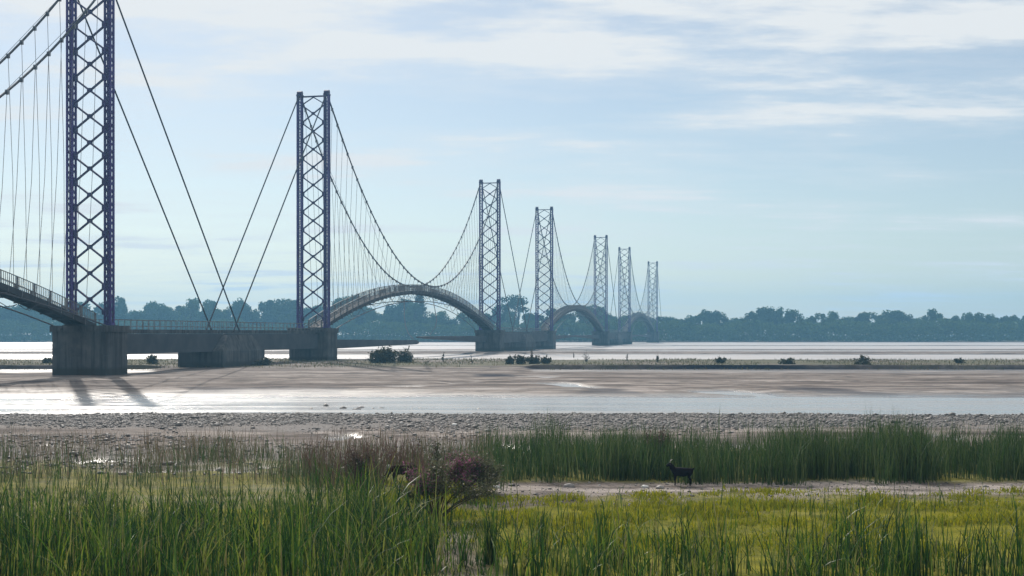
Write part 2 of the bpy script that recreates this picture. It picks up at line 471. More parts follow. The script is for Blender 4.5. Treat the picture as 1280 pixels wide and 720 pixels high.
def leg_mesh():
    mb = MB(); w = 0.34; z0, z1 = 0.0, TOP - PIER_TOP
    for sx in (-1, 1):
        for sy in (-1, 1):
            mb.bar((sx * w, sy * w, z0), (sx * w, sy * w, z1), 0.21)
    n = 52; dz = (z1 - z0) / n
    for k in range(n):
        za, zb = z0 + k * dz, z0 + (k + 1) * dz
        s = 1 if k % 2 else -1
        for f in (-1, 1):
            mb.bar((f * w, -s * w, za), (f * w, s * w, zb), 0.085)
            mb.bar((-s * w, f * w, za), (s * w, f * w, zb), 0.085)
    mb.box(-0.5, 0.5, -0.5, 0.5, 0.002, 0.25)
    return mb.mesh('leg', M['steel'])


def saddle_mesh():
    mb = MB(); h = TOP - PIER_TOP
    mb.box(-0.48, 0.48, -0.55, 0.55, h - 0.1, h + 0.12)
    mb.tube([(-0.42, 0, h + 0.35), (0.42, 0, h + 0.35)], 0.42, 10)
    return mb.mesh('cable_saddle', M['brace'])


def brace_mesh(z, dz):
    mb = MB(); x = HALF - 0.34
    mb.bar((-x, 0.02, z), (x, 0.02, z + dz), 0.2); mb.bar((-x, -0.21, z + dz), (x, -0.21, z), 0.2)
    mb.box(-0.22, 0.22, -0.34, 0.16, z + dz / 2 - 0.22, z + dz / 2 + 0.22)
    for sx in (-1, 1): mb.box(sx * (x - 0.2) - 0.22, sx * (x - 0.2) + 0.22, -0.32, 0.14, z - 0.3, z + 0.3)
    return mb.mesh('cross_brace', M['brace'])


def ladder_mesh():
    mb = MB(); h = TOP - PIER_TOP - 0.8
    for x in (-0.2, 0.2): mb.bar((x, -0.62, 0.1), (x, -0.62, h), 0.06)
    k = 0.4
    while k < h: mb.bar((-0.2, -0.62, k), (0.2, -0.62, k), 0.035); k += 0.4
    for z in (5, 13, 21, 29, 37): mb.bar((0, -0.66, z), (0, -0.3, z), 0.06)
    return mb.mesh('ladder', M['brace'])


LADDER = ladder_mesh()
LEG, SAD = leg_mesh(), saddle_mesh()
PAN = 3.0
NB = 12
BR = [brace_mesh(TOP - PIER_TOP - 1.6 - (k + 1) * PAN, PAN) for k in range(NB)]
tb = MB(); hh = TOP - PIER_TOP; x = HALF - 0.34
tb.box(-HALF - 0.3, HALF + 0.3, -0.16, 0.16, hh - 0.34, hh - 0.12)
tb.bar((-x, 0.02, hh - 1.6), (0, 0.02, hh - 0.36), 0.16); tb.bar((x, 0.02, hh - 1.6), (0, 0.02, hh - 0.36), 0.16)
TOPB = tb.mesh('top_beam', M['brace'])

pb = MB()
for z0, z1, g in ((-1.4, 1.1, 0), (1.1, 1.16, .05), (1.16, 2.5, 0), (2.5, 2.56, .05), (2.56, 3.9, 0), (3.9, 3.96, .05), (3.96, 5.2, 0)):
    pb.box(-3.35 + g, 3.35 - g, -2.4 + g, 2.4 - g, z0, z1)
pb.box(-3.55, 3.55, -2.6, 2.6, 5.2, PIER_TOP)
for sx in (-1, 0, 1): pb.box(sx * 2.2 - 0.35, sx * 2.2 + 0.35, -2.75, -2.62, 5.35, 5.6)
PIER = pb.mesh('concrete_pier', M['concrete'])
tipm = MB()   # bed plate under a leg
tipm.box(-0.7, 0.7, -0.8, 0.8, PIER_TOP, PIER_TOP + 0.06)
PLATE = tipm.mesh('bed_plate', M['girder'])

for i, Y in enumerate(TOW):
    pe = tag(empty('concrete_pier', on_bridge(Y), RZ), pier_lab[i], 'bridge pier', 'concrete piers in the river')
    link('pier_shaft', PIER, pe); link('bed_plate', PLATE, pe, (-HALF, 0, 0)); link('bed_plate', PLATE, pe, (HALF, 0, 0))
    te = tag(empty('lattice_tower', on_bridge(Y, PIER_TOP + 0.06), RZ), tower_lab[i], 'bridge tower', 'lattice towers of the bridge')
    for sx in (-1, 1):
        link('leg', LEG, te, (sx * HALF, 0, 0)); link('cable_saddle', SAD, te, (sx * HALF, 0, 0))
    for k in range(NB): link('cross_brace', BR[k], te)
    link('top_beam', TOPB, te); link('ladder', LADDER, te, (HALF, 0, 0))


def deck_z(t):          # walking surface, t = -1..1 along a span
    return 14.15 - 8.1 * t * t


def span(Ya, Yb, label, hang_from=0.0, backs=(True, True), anchors=(None, None)):
    mid = (Ya + Yb) / 2; L = (Yb - Ya) * NRM / 2
    e = tag(empty('suspended_arch', on_bridge(mid), RZ), label, 'bridge span', 'arched suspended spans')
    N = 64
    ts = [-1 + 2 * k / N for k in range(N + 1)]
    e0 = L - 0.8
    # deck: slab ribbon, two edge beams, cross beams
    d = MB()
    for a_, b_ in zip(ts, ts[1:]):
        A = (a_ * e0, deck_z(a_)); B = (b_ * e0, deck_z(b_))
        d.add([(-1.05, A[0], A[1] - 0.12), (1.05, A[0], A[1] - 0.12), (1.05, B[0], B[1] - 0.12), (-1.05, B[0], B[1] - 0.12),
               (-1.05, A[0], A[1]), (1.05, A[0], A[1]), (1.05, B[0], B[1]), (-1.05, B[0], B[1])],
              [(0, 3, 2, 1), (4, 5, 6, 7), (0, 1, 5, 4), (3, 7, 6, 2), (1, 2, 6, 5), (0, 4, 7, 3)])
    d.build('walkway', M['deck'], e)
    for sx in (-1, 1):
        bm_ = MB()
        for a_, b_ in zip(ts, ts[1:]):
            bm_.bar((sx * 1.15, a_ * e0, deck_z(a_) - 0.33), (sx * 1.15, b_ * e0 + 0.02, deck_z(b_) - 0.33), 0.16, 0.62)
        bm_.build('edge_beam', M['deck'], e)
        r = MB(); NR = 360
        for h in (0.35, 1.28):
            for a_, b_ in zip(ts, ts[1:]):
                r.bar((sx * 1.12, a_ * e0, deck_z(a_) + h), (sx * 1.12, b_ * e0 + 0.01, deck_z(b_) + h), 0.07 if h > 1 else 0.045)
        for k in range(NR + 1):
            t_ = -1 + 2 * k / NR
            w = 0.17 if k % 9 == 0 else 0.05
            r.bar((sx * 1.12, t_ * e0, deck_z(t_) - 0.0), (sx * 1.12, t_ * e0, deck_z(t_) + 1.28), w)
        r.build('railing', M['rail'], e)
    NH = 50
    for k in range(NH + 1):
        t_ = -1 + 2 * k / NH
        if abs(t_) > 0.97: continue
        xb = MB(); xb.bar((-1.32, t_ * e0, deck_z(t_) - 0.72), (1.32, t_ * e0, deck_z(t_) - 0.72), 0.09, 0.13)
        xb.build('floor_beam', M['deck'], e)
    zc = lambda t_: 15.2 + (TOP + 0.4 - 15.2) * t_ * t_
    for sx in (-1, 1):
        c = MB(); c.tube([(sx * HALF, t_ * L, zc(t_)) for t_ in ts], 0.125, 6)
        ca = c.build('main_cable', M['cable'], e)
        for k in range(1, NH):
            t_ = -1 + 2 * k / NH
            if t_ < -1 + hang_from: continue
            zb = deck_z(t_) - 0.65
            if zc(t_) - zb < 0.5: continue
            jx = random.uniform(-0.06, 0.06); jy = random.uniform(-0.12, 0.12)
            h = MB()
            h.tube([(sx * HALF, t_ * L, zc(t_)), (sx * (HALF + 1.29) / 2 + jx, t_ * L + jy, (zc(t_) + zb) / 2), (sx * 1.29, t_ * e0, zb)], 0.032, 4)
            h.box(sx * HALF - 0.16, sx * HALF + 0.16, t_ * L - 0.13, t_ * L + 0.13, zc(t_) - 0.32, zc(t_) + 0.15)
            h.build('hanger', M['hanger'], ca)
        # wind rope below the deck
        w = MB(); wz = lambda t_: 11.9 - 6.3 * t_ * t_
        w.tube([(sx * (1.6 + 1.8 * t_ * t_), t_ * e0, wz(t_)) for t_ in ts], 0.085, 5)
        wr = w.build('wind_rope', M['cable'], e)
        for k in range(4, 60, 3):
            tm = MB()
            ta, tb_ = ts[k], ts[min(k + 3, 64)]
            if abs(ta) > 0.8: continue
            pts = []
            for q in range(7):
                u = q / 6; t_ = ta + (tb_ - ta) * u
                sag = (1 - (2 * u - 1) ** 2) * random.uniform(0.5, 1.3)
                pts.append((sx * (1.2 + 0.2 * u), t_ * e0, deck_z(t_) - 0.7 - sag))
            tm.tube(pts, 0.045, 4)
            tm.tube([(sx * 1.2, ta * e0, deck_z(ta) - 0.7), (sx * (1.6 + 1.8 * ta * ta), ta * e0, wz(ta))], 0.024, 4)
            tm.build('tie_wire', M['cable'], e)
        for f_ in (-1, 1):
            st = MB(); st.tube([(sx * (HALF + 0.2), f_ * L, TOP - PIER_TOP + 5.9), (sx * 1.5, f_ * L * 0.36, deck_z(0.36))], 0.03, 4)
            st.build('stay_wire', M['hanger'], e)
        for f_, ok, an in ((-1, backs[0], anchors[0]), (1, backs[1], anchors[1])):
            if not ok: continue
            bs = MB()
            bs.tube([(sx * HALF, f_ * L, TOP + 0.4), (sx * (HALF - 0.3), f_ * (L + an), 5.3)], 0.11, 6)
            bs.build('backstay', M['cable'], e)
    return e


GAP = lambda a_, b_: (b_ - a_) * NRM / 2 + 1.0
span(TOW[0] - 118.5, TOW[0], 'suspended span that runs out of the picture, nearest the viewer', 1.35, (False, True), (None, GAP(TOW[0], TOW[1])))
span(TOW[1], TOW[2], 'largest arched footbridge span with hanging wires under two sagging cables', 0.0, (True, True), (GAP(TOW[0], TOW[1]), GAP(TOW[2], TOW[3])))
span(TOW[3], TOW[4], 'second arched footbridge span, hung between two mid distance towers', 0.0, (True, True), (GAP(TOW[2], TOW[3]), GAP(TOW[4], TOW[5])))
span(TOW[5], TOW[6], 'smallest arched footbridge span, hung between the two farthest towers', 0.0, (True, True), (GAP(TOW[4], TOW[5]), 32.0))

# anchor blocks, link decks and girder arms
ab_lab = ['long concrete anchor block between the two nearest towers', 'dark concrete anchor block between the piers at the far foot of the largest arch',
          'hazy blue anchor block between the mid distance piers']
ld_lab = ['low straight deck joining the two nearest towers', 'low straight deck over the dark anchor block just past the largest arch', 'low hazy deck joining the mid distance towers']
for i, (a_, b_) in enumerate(((0, 1), (2, 3), (4, 5))):
    Ya, Yb = TOW[a_], TOW[b_]; Ym = (Ya + Yb) / 2; H = (Yb - Ya) * NRM / 2
    q = MB()
    q.add([(-3.3, -7, -1.4), (3.3, -7, -1.4), (3.3, 7, -1.4), (-3.3, 7, -1.4), (-3.3, -7, 2.6), (3.3, -7, 2.6), (3.3, 7, 2.6), (-3.3, 7, 2.6),
           (-2.6, -4, 4.8), (2.6, -4, 4.8), (2.6, 4, 4.8), (-2.6, 4, 4.8)],
          [(0, 3, 2, 1), (0, 1, 5, 4), (1, 2, 6, 5), (2, 3, 7, 6), (3, 0, 4, 7), (4, 5, 9, 8), (5, 6, 10, 9), (6, 7, 11, 10), (7, 4, 8, 11), (8, 9, 10, 11)])
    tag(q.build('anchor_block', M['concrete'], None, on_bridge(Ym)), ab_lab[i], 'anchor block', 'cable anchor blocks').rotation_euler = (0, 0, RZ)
    e = tag(empty('link_deck', on_bridge(Ym), RZ), ld_lab[i], 'bridge deck', 'low decks between towers')
    q = MB(); q.box(-1.3, 1.3, -H + 2.0, H - 2.0, 5.0, 5.5); q.build('deck_slab', M['concrete'], e)
    for sx in (-1, 1):
        q = MB(); q.box(sx * 1.6 - 0.22, sx * 1.6 + 0.22, -H + 2.62, H - 2.62, 2.55, 4.98); q.build('girder', M['girder'], e)
        r = MB()
        for h in (0.4, 1.15): r.bar((sx * 1.24, -H + 2.5, 5.5 + h), (sx * 1.24, H - 2.5, 5.5 + h), 0.06)
        for k in range(45):
            y = -H + 2.6 + k * (2 * H - 5.2) / 44
            r.bar((sx * 1.24, y, 5.5), (sx * 1.24, y, 6.65), 0.06)
        r.build('railing', M['rail'], e)

arm_lab = {(1, 1): 'long dark girder arm tapering out from the near foot of the largest arch',
           (2, -1): 'dark girder arm reaching back to the viewer from the far foot of the largest arch',
           (3, 1): 'hazy girder arm under the near half of the second arch',
           (4, -1): 'hazy girder arm under the far half of the second arch',
           (5, 1): 'faint girder arm under the near half of the smallest arch',
           (6, -1): 'faint girder arm under the far half of the smallest arch'}
for (i, f_), lab in arm_lab.items():
    q = MB(); L = 60.0 if i == 1 else 62.5
    if i == 1: P = [(2.62, 2.35, 4.0), (L - 3, 2.75, 3.62), (L, 2.9, 3.3)]
    else: P = [(2.62, 2.75, 4.4), (L - 8, 3.85, 4.4), (L, 4.1, 4.35)]
    if i > 2: P = [(y * (0.965 if i > 2 else 1), z0, z1) for y, z0, z1 in P]
    x0, x1 = (-0.9, 0.9)
    if f_ < 0: x0, x1 = (-1.9, -0.1)
    vs = []; fs = []
    for y, z0, z1 in P:
        wv = 1.0 if y < L - 1 else 0.5
        cx = (x0 + x1) / 2; hw = (x1 - x0) / 2 * wv
        vs += [(cx - hw, f_ * y, z0), (cx + hw, f_ * y, z0), (cx + hw, f_ * y, z1), (cx - hw, f_ * y, z1)]
    for k in range(2):
        for a_ in range(4):
            fs.append((k * 4 + a_, k * 4 + (a_ + 1) % 4, (k + 1) * 4 + (a_ + 1) % 4, (k + 1) * 4 + a_))
    fs += [(3, 2, 1, 0), (8, 9, 10, 11)]
    q.add(vs, fs)
    o = q.build('girder_arm', M['girder'], None, on_bridge(TOW[i])); o.rotation_euler = (0, 0, RZ)
    tag(o, lab, 'girder', 'girder arms low over the river')

# broken ropes dangling under the largest arch
for pts, lab in (([(505, 383, 277), (505.5, 396, 277), (507, 408, 277), (510.5, 417, 277), (517, 424.2, 277.5)], 'pale broken rope curling down under the largest arch, left of its loop'),
                 ([(538, 380, 281), (544, 389, 281), (546, 400, 281), (544, 409, 281), (537, 419, 281)], 'dark rope looping down under the largest arch, right of the pale one')):
    c = MB(); P = []
    for px, py, Y in pts: P.append(at(px, Y, EYE + (HZ - py) * Y / F))
    P[0] = P[0] + Vector((0, 0, 4.2))
    c.tube(P, 0.085, 5)
    tag(c.build('dangling_rope', M['hanger'] if 'pale' in lab else M['cable']), lab, 'rope', 'broken ropes under the arch')


# ---------------------------------------------------------------- plants
def leaf_cards(centers, sizes, flat=0.0, elong=1.0, r=rng):
    """one small bent quad per leaf clump, any orientation"""
    n = len(centers)
    d = r.normal(size=(n, 3)); d[:, 2] *= (1 - flat); d /= np.linalg.norm(d, axis=1)[:, None]
    u = np.cross(d, r.normal(size=(n, 3))); u /= np.linalg.norm(u, axis=1)[:, None]
    v = np.cross(d, u)
    s = np.asarray(sizes)[:, None]
    c = np.asarray(centers)
    k = np.stack([c - u * s * elong, c - v * s * 0.6 + d * s * .2, c + u * s * elong, c + v * s * 0.6 + d * s * .2], 1)
    return k.reshape(-1, 3), np.arange(4 * n).reshape(-1, 4)


def crown_points(n, rx, rz, zc, lobes, r, low=0.0):
    pts = []
    L = []
    for k in range(lobes):
        a = r.uniform(0, 2 * math.pi); q = r.uniform(0.25, 0.8); z = r.uniform(-0.75 + low, 0.8)
        w = math.sqrt(max(0.05, 1 - z * z * 0.8))
        L.append((math.cos(a) * q * rx * w, math.sin(a) * q * rx * w, zc + z * rz * 0.8, r.uniform(0.22, 0.42)))
    L.append((0, 0, zc + 0.55 * rz, 0.4))
    for k in range(n):
        x, y, z, rad = L[r.integers(len(L))]
        d = r.normal(size=3); d /= np.linalg.norm(d); q = r.random() ** 0.45
        pts.append((x + d[0] * rx * rad * q, y + d[1] * rx * rad * q, z + d[2] * rz * rad * q * 0.85))
    return np.array(pts), L


def make_tree_meshes(kind, seed):
    r = np.random.default_rng(seed)
    H = 20.0
    t = MB()
    if kind == 'pine':
        t.tube([(0, 0, -0.5), (0.1, 0, H * 0.5), (0, 0, H * 0.99)], [0.4, 0.25, 0.04], 6)
        pts = []
        z = H * 0.22
        while z < H * 0.98:
            R = (1 - (z / H) ** 1.7) * 6.6 * r.uniform(0.55, 1.15) + 0.6
            for k in range(8):
                a = r.uniform(0, 6.28); RR = R * r.uniform(0.35, 1.1)
                t.tube([(0, 0, z), (math.cos(a) * RR * .8, math.sin(a) * RR * .8, z + 0.25 * RR * .4)], [0.09, 0.03], 4)
                for q in range(26):
                    u = r.uniform(0.15, 1)
                    pts.append((math.cos(a) * RR * u + r.normal() * .35, math.sin(a) * RR * u + r.normal() * .35, z + 0.12 * RR * u + r.normal() * .4))
            z += r.uniform(0.8, 1.5)
        pts = np.array(pts); v, q = leaf_cards(pts, r.uniform(0.3, 0.6, len(pts)), 0.0, 1.2, r)
        return t.mesh('trunk', M['bark']), np_mesh('crown', v, q, None, M['pine'])
    if kind == 'round': rx, rz, zc, lo, n, sz = 7.5, 8.8, 10.4, 18, 3600, (0.35, 0.8)
    elif kind == 'tall': rx, rz, zc, lo, n, sz = 5.6, 9.4, 10.0, 16, 3000, (0.35, 0.75)
    elif kind == 'wide': rx, rz, zc, lo, n, sz = 9.5, 8.6, 10.2, 22, 4200, (0.35, 0.8)
    else: rx, rz, zc, lo, n, sz = 9.5, 4.4, 15.3, 12, 1300, (0.3, 0.7)     # airy umbrella crown
    pts, L = crown_points(n, rx, rz, zc, lo, r)
    t.tube([(0, 0, -0.5), (r.uniform(-.3, .3), r.uniform(-.3, .3), zc * 0.45), (0, 0, zc)], [0.5, 0.36, 0.16], 7)
    for (x, y, z, rad) in L[:9]:
        t.tube([(0, 0, zc * 0.4 + r.uniform(0, 2)), (x * 0.5, y * 0.5, (zc * 0.5 + z) / 2), (x, y, z)], [0.22, 0.13, 0.05], 5)
    v, q = leaf_cards(pts, r.uniform(*sz, len(pts)), 0.0, 1.0, r)
    return t.mesh('trunk', M['bark']), np_mesh('crown', v, q, None, M['tree'])


TREES = {k: [make_tree_meshes(k, 40 + i * 7 + j) for i in range(c)] for j, (k, c) in enumerate((('round', 3), ('tall', 3), ('wide', 2), ('airy', 1), ('pine', 1)))}
TBASE = 425.2


def tree(kind, px, topy, Y, wscale, label, group, name='broadleaf_tree'):
    zb = 1.5
    h = (TBASE - topy) * Y / F * 1.1
    e = empty(name, at(px, Y, zb), random.uniform(0, 6.28))
    tr, cr = random.choice(TREES[kind])
    s = h / 20.0
    e.scale = (s * wscale, s * wscale, s)
    link('trunk', tr, e); link('crown', cr, e)
    tag(e, label, 'tree', group)
    return e


def where_px(px):
    if px < 107: return 'left of the nearest tower'
    if px < 389: return 'between the two nearest towers'
    if px < 612: return 'under the largest arch'
    if px < 681: return 'in the gap past the largest arch'
    if px < 751: return 'under the second arch'
    if px < 815: return 'near the smallest arch'
    return 'beyond the smallest tower'


# trees one can tell apart
tree('pine', 525, 370, 772, 0.95, 'tall dark conifer with layered branches under the crown of the largest arch', None, 'conifer_tree')
tree('airy', 648, 373, 775, 1.05, 'tall umbrella shaped tree with sky showing through its airy crown', None, 'umbrella_tree')
tree('round', 749, 382, 770, 0.75, 'round topped tree right behind the middle sized tower at the second arch', None)
tree('tall', 690, 386, 766, 0.9, 'narrow bushy tree at the near foot of the second arch', None)
sky = [(441, 371, 'round', 1.0), (453, 384, 'wide', .9), (466, 386, 'round', .8), (477, 393, 'round', .8), (488, 387, 'tall', 1.1), (497, 381, 'tall', 1.1), (507, 375, 'round', .9),
       (516, 378, 'tall', 1.0), (541, 392, 'wide', .8), (552, 388, 'round', 1.0), (564, 398, 'wide', .8), (575, 392, 'round', .9), (585, 394, 'wide', .8), (596, 396, 'round', .9),
       (607, 392, 'tall', 1.0), (618, 394, 'round', .9), (628, 381, 'tall', 1.0), (638, 388, 'round', .8), (662, 391, 'wide', .9), (673, 393, 'round', .8), (703, 392, 'wide', .8),
       (714, 391, 'round', .9), (724, 386, 'tall', 1.1), (734, 383, 'round', .8), (742, 389, 'wide', .7), (760, 391, 'wide', .8), (769, 396, 'round', .8), (781, 394, 'wide', .8), (793, 392, 'round', .9),
       (804, 395, 'wide', .8), (815, 398, 'round', .9), (826, 395, 'round', .9), (838, 396, 'wide', .8)]
x = -24
while x < 432:
    sky.append((x, random.uniform(372, 392), random.choice(['round', 'tall', 'wide']), random.uniform(.8, 1.0))); x += random.uniform(8, 12)
x = 850
while x < 1310:
    sky.append((x, random.uniform(386, 401) + 3 * math.sin(x / 40), random.choice(['round', 'round', 'tall', 'wide']), random.uniform(.8, 1.05))); x += random.uniform(8, 12)
for px, ty, k, ws in sky:
    w = where_px(px)
    lab = {'round': 'hazy round tree of the far wood, ', 'tall': 'hazy narrow tree of the far wood, ', 'wide': 'hazy broad tree of the far wood, '}[k] + w
    tree(k, px, ty, random.uniform(762, 800), ws * 1.05, lab, k + ' trees of the far wood ' + w)

# bushes that fill the far bank under the trees: one mass
n = 70000
fx = rng.uniform(-0.52, 0.52, n) * 760; fy = rng.uniform(745, 768, n)
top = 6.5 + 8.5 * fbm(fx / 11.0, fy / 40.0, 4)
fz = 1.0 + top * rng.random(n) ** 1.15
v, q = leaf_cards(np.stack([fx, fy, fz], 1), rng.uniform(0.45, 1.0, n))
tag(link('undergrowth', np_mesh('undergrowth', v, q, None, M['tree'])), 'low hazy thicket along the far river bank below the trees', 'undergrowth', None, 'stuff')


def blades(name, X, Y, h, w, bend, mat, r=rng, levels=4, zoff=-0.03):
    n = len(X)
    z0 = ground(X, Y) + zoff
    az = r.uniform(0, 2 * math.pi, n); yaw = r.uniform(0, 2 * math.pi, n)
    lean = r.normal(0, 0.06, (n, 2))
    vs = np.zeros((n, 2 * levels - 1, 3)); t = np.linspace(0, 1, levels)
    for k in range(levels):
        q = t[k]
        cx = X + h * (lean[:, 0] * q + np.cos(az) * bend * q ** 2.3); cy = Y + h * (lean[:, 1] * q + np.sin(az) * bend * q ** 2.3)
        cz = z0 + h * q * (1 - 0.35 * bend * q ** 2)
        ww = w * (1 - 0.75 * q ** 1.6) / 2
        if k < levels - 1:
            vs[:, 2 * k] = np.stack([cx - np.cos(yaw) * ww, cy - np.sin(yaw) * ww, cz], 1)
            vs[:, 2 * k + 1] = np.stack([cx + np.cos(yaw) * ww, cy + np.sin(yaw) * ww, cz], 1)
        else:
            vs[:, 2 * k] = np.stack([cx, cy, cz], 1)
    m = 2 * levels - 1
    base = (np.arange(n) * m)[:, None]
    quads = np.concatenate([base + np.array([[2 * k, 2 * k + 1, 2 * k + 3, 2 * k + 2]]) for k in range(levels - 2)], 0)
    tris = base + np.array([[2 * (levels - 2), 2 * (levels - 2) + 1, 2 * (levels - 1)]])
    return np_mesh(name, vs.reshape(-1, 3), quads, tris, mat)


def scatter(n, pxa, pxb, Ya, Yb, keep=None, r=rng):
    Y = np.sqrt(r.uniform(Ya ** 2, Yb ** 2, n)); px = r.uniform(pxa, pxb, n); X = (px - 640) / F * Y
    if keep is not None:
        k = r.random(n) < keep(X, Y, px)
        X, Y = X[k], Y[k]
    return X, Y


def stuff(name, me, label, cat):
    return tag(link(name, me), label, cat, None, 'stuff')


# reed bed behind the sandy strip (right half)
X, Y = scatter(49600, 585, 1540, 39.8, 50, lambda X, Y, px: smooth01(px, 590, 640) * smooth01(Y + 3.5 * (fbm(X / 1.4, Y / 1.4, 3) - .5), 40.2, 41.6) * np.clip(0.1 + 2.6 * fbm(X / 1.3, Y / 1.3, 3) - 0.65 - (Y - 40.4) / 22, 0, 1))
h = (0.35 + 2.1 * fbm(X / 1.6 + 9, Y / 1.6, 3)) * rng.uniform(0.45, 1.2, len(X))
stuff('reeds', blades('reeds', X, Y, h, rng.uniform(0.018, 0.034, len(X)), rng.uniform(0.02, 0.34, len(X)) ** 1.5 * 2, M['reed_far']), 'tall dense green reed bed behind the sandy strip', 'reeds')
# thin reeds and dry stalks on the gravel, left
X, Y = scatter(11700, -260, 620, 40, 56, lambda X, Y, px: np.clip(1.7 * fbm(X / 1.8 + 50, Y / 1.8, 3) - 0.55, 0, 1) * np.where((px > 480) & (px < 528) & (Y < 43.5), 0.2, 1.0))
h = rng.uniform(0.4, 1.35, len(X)) * (0.65 + 0.6 * fbm(X / 3, Y / 3, 2))
stuff('weeds', blades('weeds', X, Y, h, rng.uniform(0.012, 0.026, len(X)), rng.uniform(0.02, 0.4, len(X)), M['dry']), 'sparse dry brownish stalks on the gravel left of the reed bed', 'weeds')
X, Y = scatter(11700, -260, 640, 38, 50, lambda X, Y, px: np.clip(2.2 * fbm(X / 1.5 + 11, Y / 1.5, 3) - 0.9, 0, 1) * np.where((px > 480) & (px < 528) & (Y < 43.5), 0.2, 1.0))
h = rng.uniform(0.5, 1.2, len(X))
stuff('marsh_grass', blades('marsh_grass', X, Y, h, rng.uniform(0.014, 0.028, len(X)), rng.uniform(0.02, 0.35, len(X)), M['reed_far']), 'thin green marsh grass among the dry stalks', 'grass')
X, Y = scatter(2600, 380, 535, 38, 47, lambda X, Y, px: np.clip(3 * fbm(X / 0.9 + 90, Y / 0.9, 3) - 1.0, 0, 1) * np.where((px > 480) & (px < 528) & (Y < 43.5), 0.1, 1.0))
stuff('weeds', blades('weeds', X, Y, rng.uniform(0.5, 1.5, len(X)), rng.uniform(0.014, 0.03, len(X)), rng.uniform(0.02, 0.5, len(X)), M['weed']), 'reddish brown dry weeds around the brown goats', 'weeds')
# foreground reeds
def fg_keep(X, Y, px):
    left = (1 - smooth01(px + 110 * (fbm(X * 1.4, Y * 1.4, 3) - .5), 495, 570)) * 1.0
    right = smooth01(px, 596, 625)
    a = np.maximum(left, right * (0.75))
    return a * np.clip(3.6 * fbm(X / 0.7, Y / 0.7, 3) - 1.5, 0, 1)
X, Y = scatter(48640, -260, 1540, 22.5, 33, lambda X, Y, px: fg_keep(X, Y, px) * (1 - smooth01(Y + 2 * (fbm(X / 1.5, Y, 2) - .5), 25.5, 29) * smooth01(px, 540, 600)) * (1 - smooth01(Y, 31, 33.5) * 0.8))
px = 640 + F * X / Y
h = (0.5 + 1.9 * fbm(X / 1.0, Y / 1.0, 3) ** 1.2) * rng.uniform(0.35, 1.2, len(X)) * np.where(px > 560, 0.84, 1.0)
PXF = px
stuff('reeds', blades('reeds', X, Y, h, rng.uniform(0.014, 0.04, len(X)), rng.uniform(0.0, 0.46, len(X)) ** 1.5 * 2.2, M['reed'], levels=6), 'bright green foreground reeds standing in the marsh', 'reeds')
# short turf
X, Y = scatter(2200, 540, 1540, 26, 36, lambda X, Y, px: np.clip(4 * fbm(X / 0.9 + 33, Y / 0.9, 3) - 1.6, 0, 1))
stuff('reeds', blades('reeds', X, Y, rng.uniform(0.35, 1.0, len(X)), rng.uniform(0.014, 0.03, len(X)), rng.uniform(0.0, 0.5, len(X)), M['reed'], levels=5), 'scattered reed blades pricking up through the yellow green turf', 'reeds')
X, Y = scatter(111600, 470, 1540, 27.5, 40.5, lambda X, Y, px: np.clip(4.2 * fbm(X / 1.3 + 70, Y / 1.3, 4) - 1.45, 0, 1) * (1 - smooth01(Y + 6.0 * (fbm(X / 1.6, Y / 1.6, 4) - .5) - 1.5 * smooth01(px, 740, 840), 34.9, 37.9) * smooth01(px, 590, 625)) * (1 - 0.9 * (1 - smooth01(Y, 30.5, 32.5)) * np.exp(-((px - 577) / 42.0) ** 4)))
stuff('turf', blades('turf', X, Y, (0.03 + 0.3 * fbm(X / 0.8, Y / 0.8, 3) ** 1.6) * rng.uniform(0.4, 1.6, len(X)), rng.uniform(0.015, 0.045, len(X)), rng.uniform(0.1, 0.6, len(X)), M['sward'], levels=3), 'yellow green turf in front of the sandy strip', 'grass')
X, Y = scatter(20800, -260, 620, 24, 38, lambda X, Y, px: np.clip(2.2 * fbm(X / 1.1 + 20, Y / 1.1, 4) - 0.6, 0, 1))
stuff('marsh_grass', blades('marsh_grass', X, Y, rng.uniform(0.08, 0.4, len(X)), rng.uniform(0.015, 0.03, len(X)), rng.uniform(0.1, 0.6, len(X)), M['reed'], levels=3), 'low dark green sedge around the flowering bush', 'grass')
# sandbar grass
X, Y = scatter(33280, -260, 1540, 172, 232, lambda X, Y, px: np.clip(3.0 * fbm(X / 7, Y / 16, 4) - 1.1, 0, 1))
stuff('grass', blades('grass', X, Y, rng.uniform(0.1, 0.5, len(X)), rng.uniform(0.05, 0.12, len(X)), rng.uniform(0.1, 0.6, len(X)), M['scrubgrass'], levels=3), 'short dull grass on the sandbar by the far channel', 'grass')


